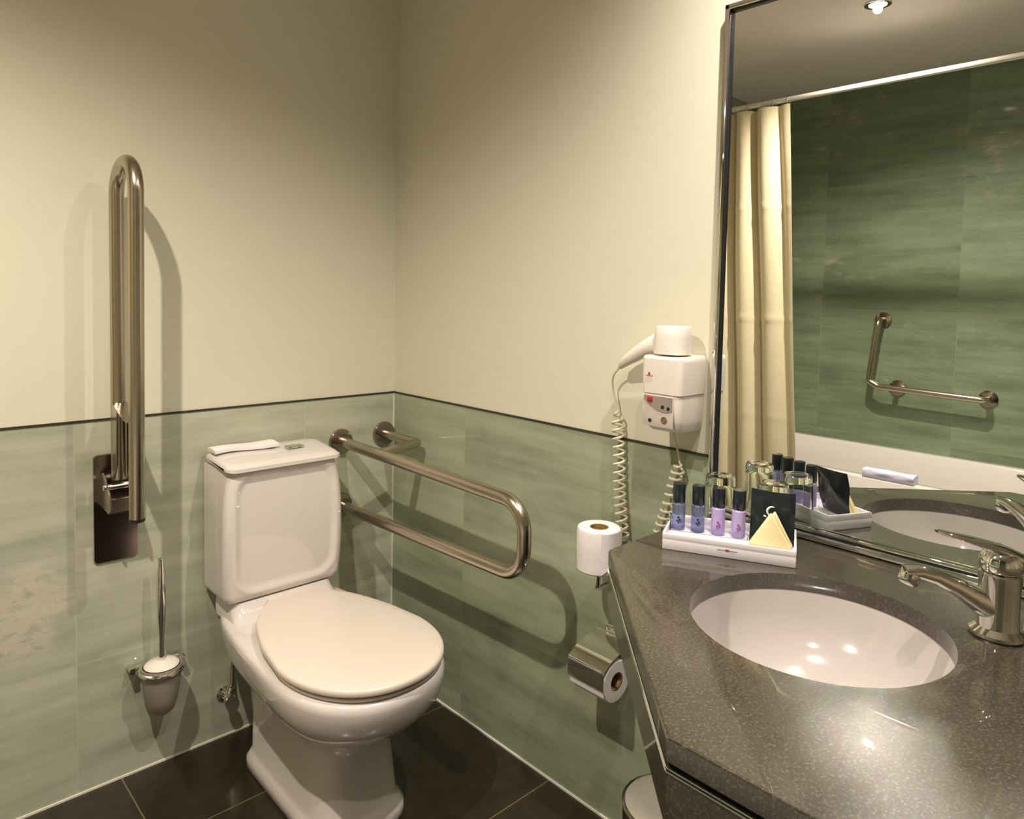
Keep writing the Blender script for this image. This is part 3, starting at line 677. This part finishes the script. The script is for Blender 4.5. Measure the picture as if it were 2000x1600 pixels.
# ------------------------------------------------------------------ amenity tray and its contents
O2 = Vector((-.2725, -1.252)); E2 = Vector((.4219, -.9066)); N2 = Vector((.9066, .4219))
def TP(a, n_, z): v = O2 + E2*a + N2*n_; return Vector((v.x, v.y, z))
def tbox(bm, a0, a1, n0, n1, z0, z1, bev=0):
    vs_ = [bm.verts.new(TP(a, n_, z)) for z in (z0, z1) for n_ in (n0, n1) for a in (a0, a1)]
    F_ = [bm.faces.new([vs_[i] for i in f]) for f in [(0, 2, 3, 1), (4, 5, 7, 6), (0, 1, 5, 4), (2, 6, 7, 3), (0, 4, 6, 2), (1, 3, 7, 5)]]
    if bev: bmesh.ops.bevel(bm, geom=list({e for f in F_ for e in f.edges}), offset=bev, segments=2, profile=.5, affect='EDGES')
TL, TD = .2225, .112
tr = thing('amenity_tray', 'white rectangular amenity tray on the worktop in front of the mirror', 'tray', TP(TL/2, TD/2, CZ))
bm = NB(); tbox(bm, 0, TL, 0, TD, CZ+.0003, CZ+.0195, .0015)
tbox(bm, 0, TL, 0, .004, CZ+.018, CZ+.029, .0012); tbox(bm, 0, TL, TD-.004, TD, CZ+.018, CZ+.033, .0012); tbox(bm, 0, .004, .003, TD-.003, CZ+.018, CZ+.031, .0012); tbox(bm, TL-.004, TL, .003, TD-.003, CZ+.018, CZ+.031, .0012)
part('body', bm, M['tray'], tr)
bm = NB(); tbox(bm, .095, .128, -.0006, .0003, CZ+.0135, CZ+.0142); part('logo_line', bm, M['print_grey'], tr)
bm = NB(); tbox(bm, .1085, .1145, -.0008, .0003, CZ+.0125, CZ+.0155); part('logo_mark', bm, M['print_red'], tr)
FLZ = CZ+.0198
labels = ['clear blue-tinted miniature bottle with black cap, leftmost of the four in the tray',
          'clear blue-tinted miniature bottle with black cap, second from the left in the tray',
          'lilac miniature bottle with black cap, third from the left in the tray',
          'lilac miniature bottle with black cap beside the black sachet in the tray']
for i, a in enumerate((.018, .053, .089, .1245)):
    n_ = .066; p = TP(a, n_, FLZ)
    t = thing('toiletry_bottle', labels[i], 'bottle', p, 'miniature toiletry bottles in the tray')
    bm = NB(); rd = .0122
    ring_loft(bm, [[(p.x+(rd-d)*math.cos(2*PI*k/28), p.y+(rd-d)*math.sin(2*PI*k/28), p.z+h) for k in range(28)] for d, h in ((.0012, 0), (0, .0015), (0, .0475), (.0022, .0505))])
    part('body', bm, M['liquid'] if i < 2 else M['lilac'], t)
    bm = NB(); lathe(bm, (p.x, p.y, p.z+.0507), [(0, 0), (.0112, 0), (.0115, .001), (.0115, .033), (.0108, .0345), (0, .0347)], 28); part('cap', bm, M['navy'], t, 'black cap')
    bm = NB()   # small printed emblem on the side facing the room
    vd = Vector((-1.33-p.x, -1.968-p.y, 0)).normalized(); sd = Vector((-vd.y, vd.x, 0))
    for (s_, h_, q_) in ((0, .024, .0022), (.0022, .0195, .0022), (-.0018, .0175, .0019), (.0005, .0145, .0017), (.0036, .016, .0012)):
        c_ = Vector((p.x, p.y, p.z+h_)) + vd*(math.sqrt(rd*rd-s_*s_)-.0006) + sd*s_
        lathe(bm, c_, [(0, 0), (q_, 0), (q_, .0009), (0, .0009)], 10, axis=vd)
    part('emblem', bm, M['label_red'] if i >= 2 else M['navy'], t)
# clear acrylic holder round the bottles
bm = NB(); za, zb = FLZ+.0002, FLZ+.046
tbox(bm, .0055, .143, .0495, .0507, za, za+.018); tbox(bm, .0055, .143, .0815, .0827, za, zb); tbox(bm, .0055, .0067, .0508, .0814, za, za+.03); tbox(bm, .1418, .143, .0508, .0814, za, zb)
tag(link('bottle_holder', bm, M['acrylic'], smooth=False), 'clear acrylic holder round the four miniature bottles', 'holder')
# sachet
t = thing('sachet', 'square black foil sachet with a curled white mark, standing in the tray', 'sachet', TP(.182, .06, FLZ))
bm = NB(); N_, rowsA, rowsB = 14, [], []
for j in range(N_+1):
    h = j/N_; ra, rb = [], []
    for i in range(N_+1):
        f = i/N_; puff = .0045*(math.sin(PI*f)*math.sin(PI*h))**.6
        bend = .004*math.sin(f*3.0+h*2)+.003*math.sin(7*f+5*h)*math.sin(PI*h)
        a = .1445 + .074*f; n0 = .050 + .018*h + bend; z = FLZ+.0005 + .090*h - .002*math.sin(f*3)*h
        ra.append(bm.verts.new(TP(a, n0-puff-.0005, z))); rb.append(bm.verts.new(TP(a, n0+puff+.0005, z)))
    rowsA.append(ra); rowsB.append(rb)
for R2 in (rowsA, rowsB):
    for j in range(N_):
        for i in range(N_): bm.faces.new((R2[j][i], R2[j][i+1], R2[j+1][i+1], R2[j+1][i]))
for j in range(N_):
    bm.faces.new((rowsA[j][0], rowsA[j+1][0], rowsB[j+1][0], rowsB[j][0])); bm.faces.new((rowsA[j][N_], rowsB[j][N_], rowsB[j+1][N_], rowsA[j+1][N_]))
for i in range(N_):
    bm.faces.new((rowsA[0][i], rowsB[0][i], rowsB[0][i+1], rowsA[0][i+1])); bm.faces.new((rowsA[N_][i], rowsA[N_][i+1], rowsB[N_][i+1], rowsB[N_][i]))
part('pouch', bm, M['sachet'], t, angle=60)
bm = NB()
pts = [TP(.1445+.074*(.50+.12*math.cos(a)), .0485, FLZ+.058+.0085*math.sin(a)) for a in [math.radians(70+d) for d in range(0, 181, 15)]]
tube(bm, pts, [.0006+.0013*math.sin(PI*k/12) for k in range(13)], 8, up=(0, 0, 1)); tube(bm, [TP(.167, .047, FLZ+.050), TP(.171, .047, FLZ+.0485)], .0013, 8); part('white_mark', bm, M['print_white'], t)
# triangular soaps
for (n0, da, lab) in ((.024, 0., 'triangular cream soap bar in the tray, the front one of two'), (.037, .006, 'triangular cream soap bar in the tray, the rear one behind its twin')):
    bm = NB(); th = .0105; rings = []
    P3 = [(.1425+da, .001), (.2165+da*.2, .001), (.1795+da, .060)]
    c3 = (sum(p[0] for p in P3)/3, sum(p[1] for p in P3)/3)
    for k, (off, sh) in enumerate(((0, .90), (.0012, .97), (.003, 1), (th-.003, 1), (th-.0012, .97), (th, .90))):
        loop = []
        for q in range(3):
            A_, B_, C_ = [Vector(P3[(q+d) % 3]) for d in (-1, 0, 1)]
            for f in (.93, 1): pass
            u1 = (A_-B_).normalized()*.004; u2 = (C_-B_).normalized()*.004
            for s_ in (0, .5, 1): pt = (B_+u1)*(1-s_)**2 + B_*2*s_*(1-s_) + (B_+u2)*s_*s_; loop.append((c3[0]+(pt.x-c3[0])*sh, c3[1]+(pt.y-c3[1])*sh))
        rings.append([TP(a, n0+off+.12*h, FLZ+.0002+h) for a, h in loop])
    ring_loft(bm, rings); tag(link('soap_bar', bm, M['soap'], angle=50), lab, 'soap', 'triangular soap bars')
# tumblers
def tumbler(x, y, lab):
    bm = NB(); lathe(bm, (x, y, CZ+.0003), [(.0320, .0), (.0335, .0005), (.0330, .004), (.0305, .05), (.0285, .085), (.0280, .100), (.0260, .1045), (.020, .1055), (0, .1045), (0, .090), (.022, .0895), (.0262, .083), (.0285, .05), (.0312, .004), (.0320, 0)], 44, cap0=False, cap1=False)
    return tag(link('tumbler', bm, M['glass'], angle=50), lab, 'glass', 'glass tumblers behind the tray')
tumbler(-.090, -1.258, 'clear glass tumbler between the bottles and the mirror')
tumbler(-.063, -1.352, 'clear glass tumbler between the black sachet and the mirror')

# ------------------------------------------------------------------ bathtub side (seen in the mirror)
tb = thing('bathtub', 'white built-in bathtub along the green tiled wall seen in the mirror', 'bathtub', (-1.95, -.87, 0))
x0, x1, y0, y1, tz = XD+.001, -1.60, -1.758, -.0025, .585
cx, cy, hx, hy = (x0+x1)/2, (y0+y1)/2, (x1-x0)/2, (y1-y0)/2
bm = NB(); rings = []
for z, d, r in ((0, 0, .006), (tz-.006, 0, .006), (tz, .006, .006), (tz, .055, .08), (tz-.006, .062, .085), (tz-.10, .080, .10), (.22, .115, .12), (.17, .16, .12), (.165, .22, .10)):
    rings.append([(x, y, z) for x, y in rrect(cx, cy, hx-d, hy-d, r, 8)])
ring_loft(bm, rings); part('shell', bm, M['tub'], tb, angle=50)
bm = NB(); lathe(bm, (XD+.075, -.9, .45), [(0, 0), (.03, 0), (.03, .006), (0, .008)], 24, axis=(1, 0, .2)); part('overflow', bm, M['chrome'], tb)
# towel on the rim
bm = NB(); rings = []
for k in range(13):
    f = k/12; y = -.915-.185*f; wv = .0012*math.sin(f*11)
    prf = [(-1.604, .5856), (-1.6025, .592), (-1.603+wv, .600), (-1.6025, .602), (-1.603-wv, .612), (-1.607, .617+wv), (-1.645, .618-wv), (-1.6535, .612), (-1.652, .602), (-1.6535, .592), (-1.652, .5856)]
    rings.append([(x, y, z) for x, z in prf])
ring_loft(bm, rings); tag(link('hand_towel', bm, M['towel'], angle=60), 'folded pale lilac towel lying on the bathtub rim, seen in the mirror', 'towel')
# curtain and rail
t = thing('curtain_rail', 'thin pale shower curtain rail near the ceiling above the bathtub edge', 'curtain rail', (-1.56, -.9, 2.10))
bm = NB(); tube(bm, [(-1.56, -.002, 2.098), (-1.56, -1.7595, 2.098)], .011, 16); part('rail', bm, mat('pale_rail', (.75, .72, .66), .25, .4, noise=.02), t)
for yy in (-.0018, -1.7515):
    bm = NB(); lathe(bm, (-1.56, yy, 2.098), [(0, 0), (.022, 0), (.022, .006), (0, .008)], 24, axis=(0, -1, 0)); part('end_flange', bm, M['chrome'], t)
cu = thing('shower_curtain', 'cream shower curtain gathered in folds at the end of the rail, seen in the mirror', 'curtain', (-1.56, -.44, 1.2))
bm = NB(); nu, nv = 120, 120; front, back = [], []
for j in range(nv+1):
    h = j/nv; z = 2.078 - (2.078-.30)*h; fr, bk = [], []
    for i in range(nu+1):
        f = i/nu; ye0, ye1 = -.13-.02*h, -.585-.115*h
        ph = 2*PI*(5.2*f**.8)+.7*math.sin(h*2.2+f*3)
        amp = (.024+.010*h)*(1-.75*max(0, (f-.72)/.28)**.7)
        y = ye0+(ye1-ye0)*f + .012*math.cos(ph); x = -1.556 + .004*math.exp(-min(abs(z-1.66), abs(z-1.19), abs(z-.78))/.006) + amp*math.sin(ph) + .004*math.sin(3*h*PI+f*9)
        if f > .93: x = x*(1-(f-.93)/.07*.6) + (-1.548)*((f-.93)/.07*.6)
        fr.append(bm.verts.new((x, y, z))); bk.append(bm.verts.new((x-.0012, y, z)))
    front.append(fr); back.append(bk)
for R2 in (front, back):
    for j in range(nv):
        for i in range(nu): bm.faces.new((R2[j][i], R2[j][i+1], R2[j+1][i+1], R2[j+1][i]))
for j in range(nv):
    for i in (0, nu): bm.faces.new((front[j][i], front[j+1][i], back[j+1][i], back[j][i]))
for j in (0, nv):
    for i in range(nu): bm.faces.new((front[j][i], front[j][i+1], back[j][i+1], back[j][i]))
part('cloth', bm, M['curtain'], cu, angle=80)
for k in range(8):
    yy = -.15-.06*k
    bm = NB(); tube(bm, [(-1.56+.0145*math.cos(a*PI/10), yy, 2.094+.018*math.sin(a*PI/10)) for a in range(21)], .0018, 8, caps=False); part('ring', bm, M['chrome'], cu)
# angled grab bar on the tub wall
t = thing('angled_grab_bar', 'L-shaped steel grab bar on the green tub wall, seen in the mirror', 'grab bar', (XD, -.9, .95))
gx = XD+.07
bm = NB(); tube(bm, fillet([(XD+.003, -.722, 1.185), (gx, -.722, 1.185), (gx-.002, -.692, .895), (gx, -.735, .872), (gx, -1.165, .860), (XD+.003, -1.165, .860)], [.03, .02, .04, .02, .03]), .0145, 20); tube(bm, [(XD+.003, -.80, .868), (gx, -.80, .868)], .012, 16); part('bar', bm, M['steel'], t)
for yy, zz in ((-.722, 1.185), (-1.165, .860), (-.80, .868)):
    bm = NB(); lathe(bm, (XD+.0005, yy, zz), [(0, 0), (.037, 0), (.037, .006), (.020, .011), (0, .011)], 32, axis=(1, 0, 0)); part('flange', bm, M['plate'], t)
for o in list(bpy.data.objects):
    if 'org' in o: del o['org']
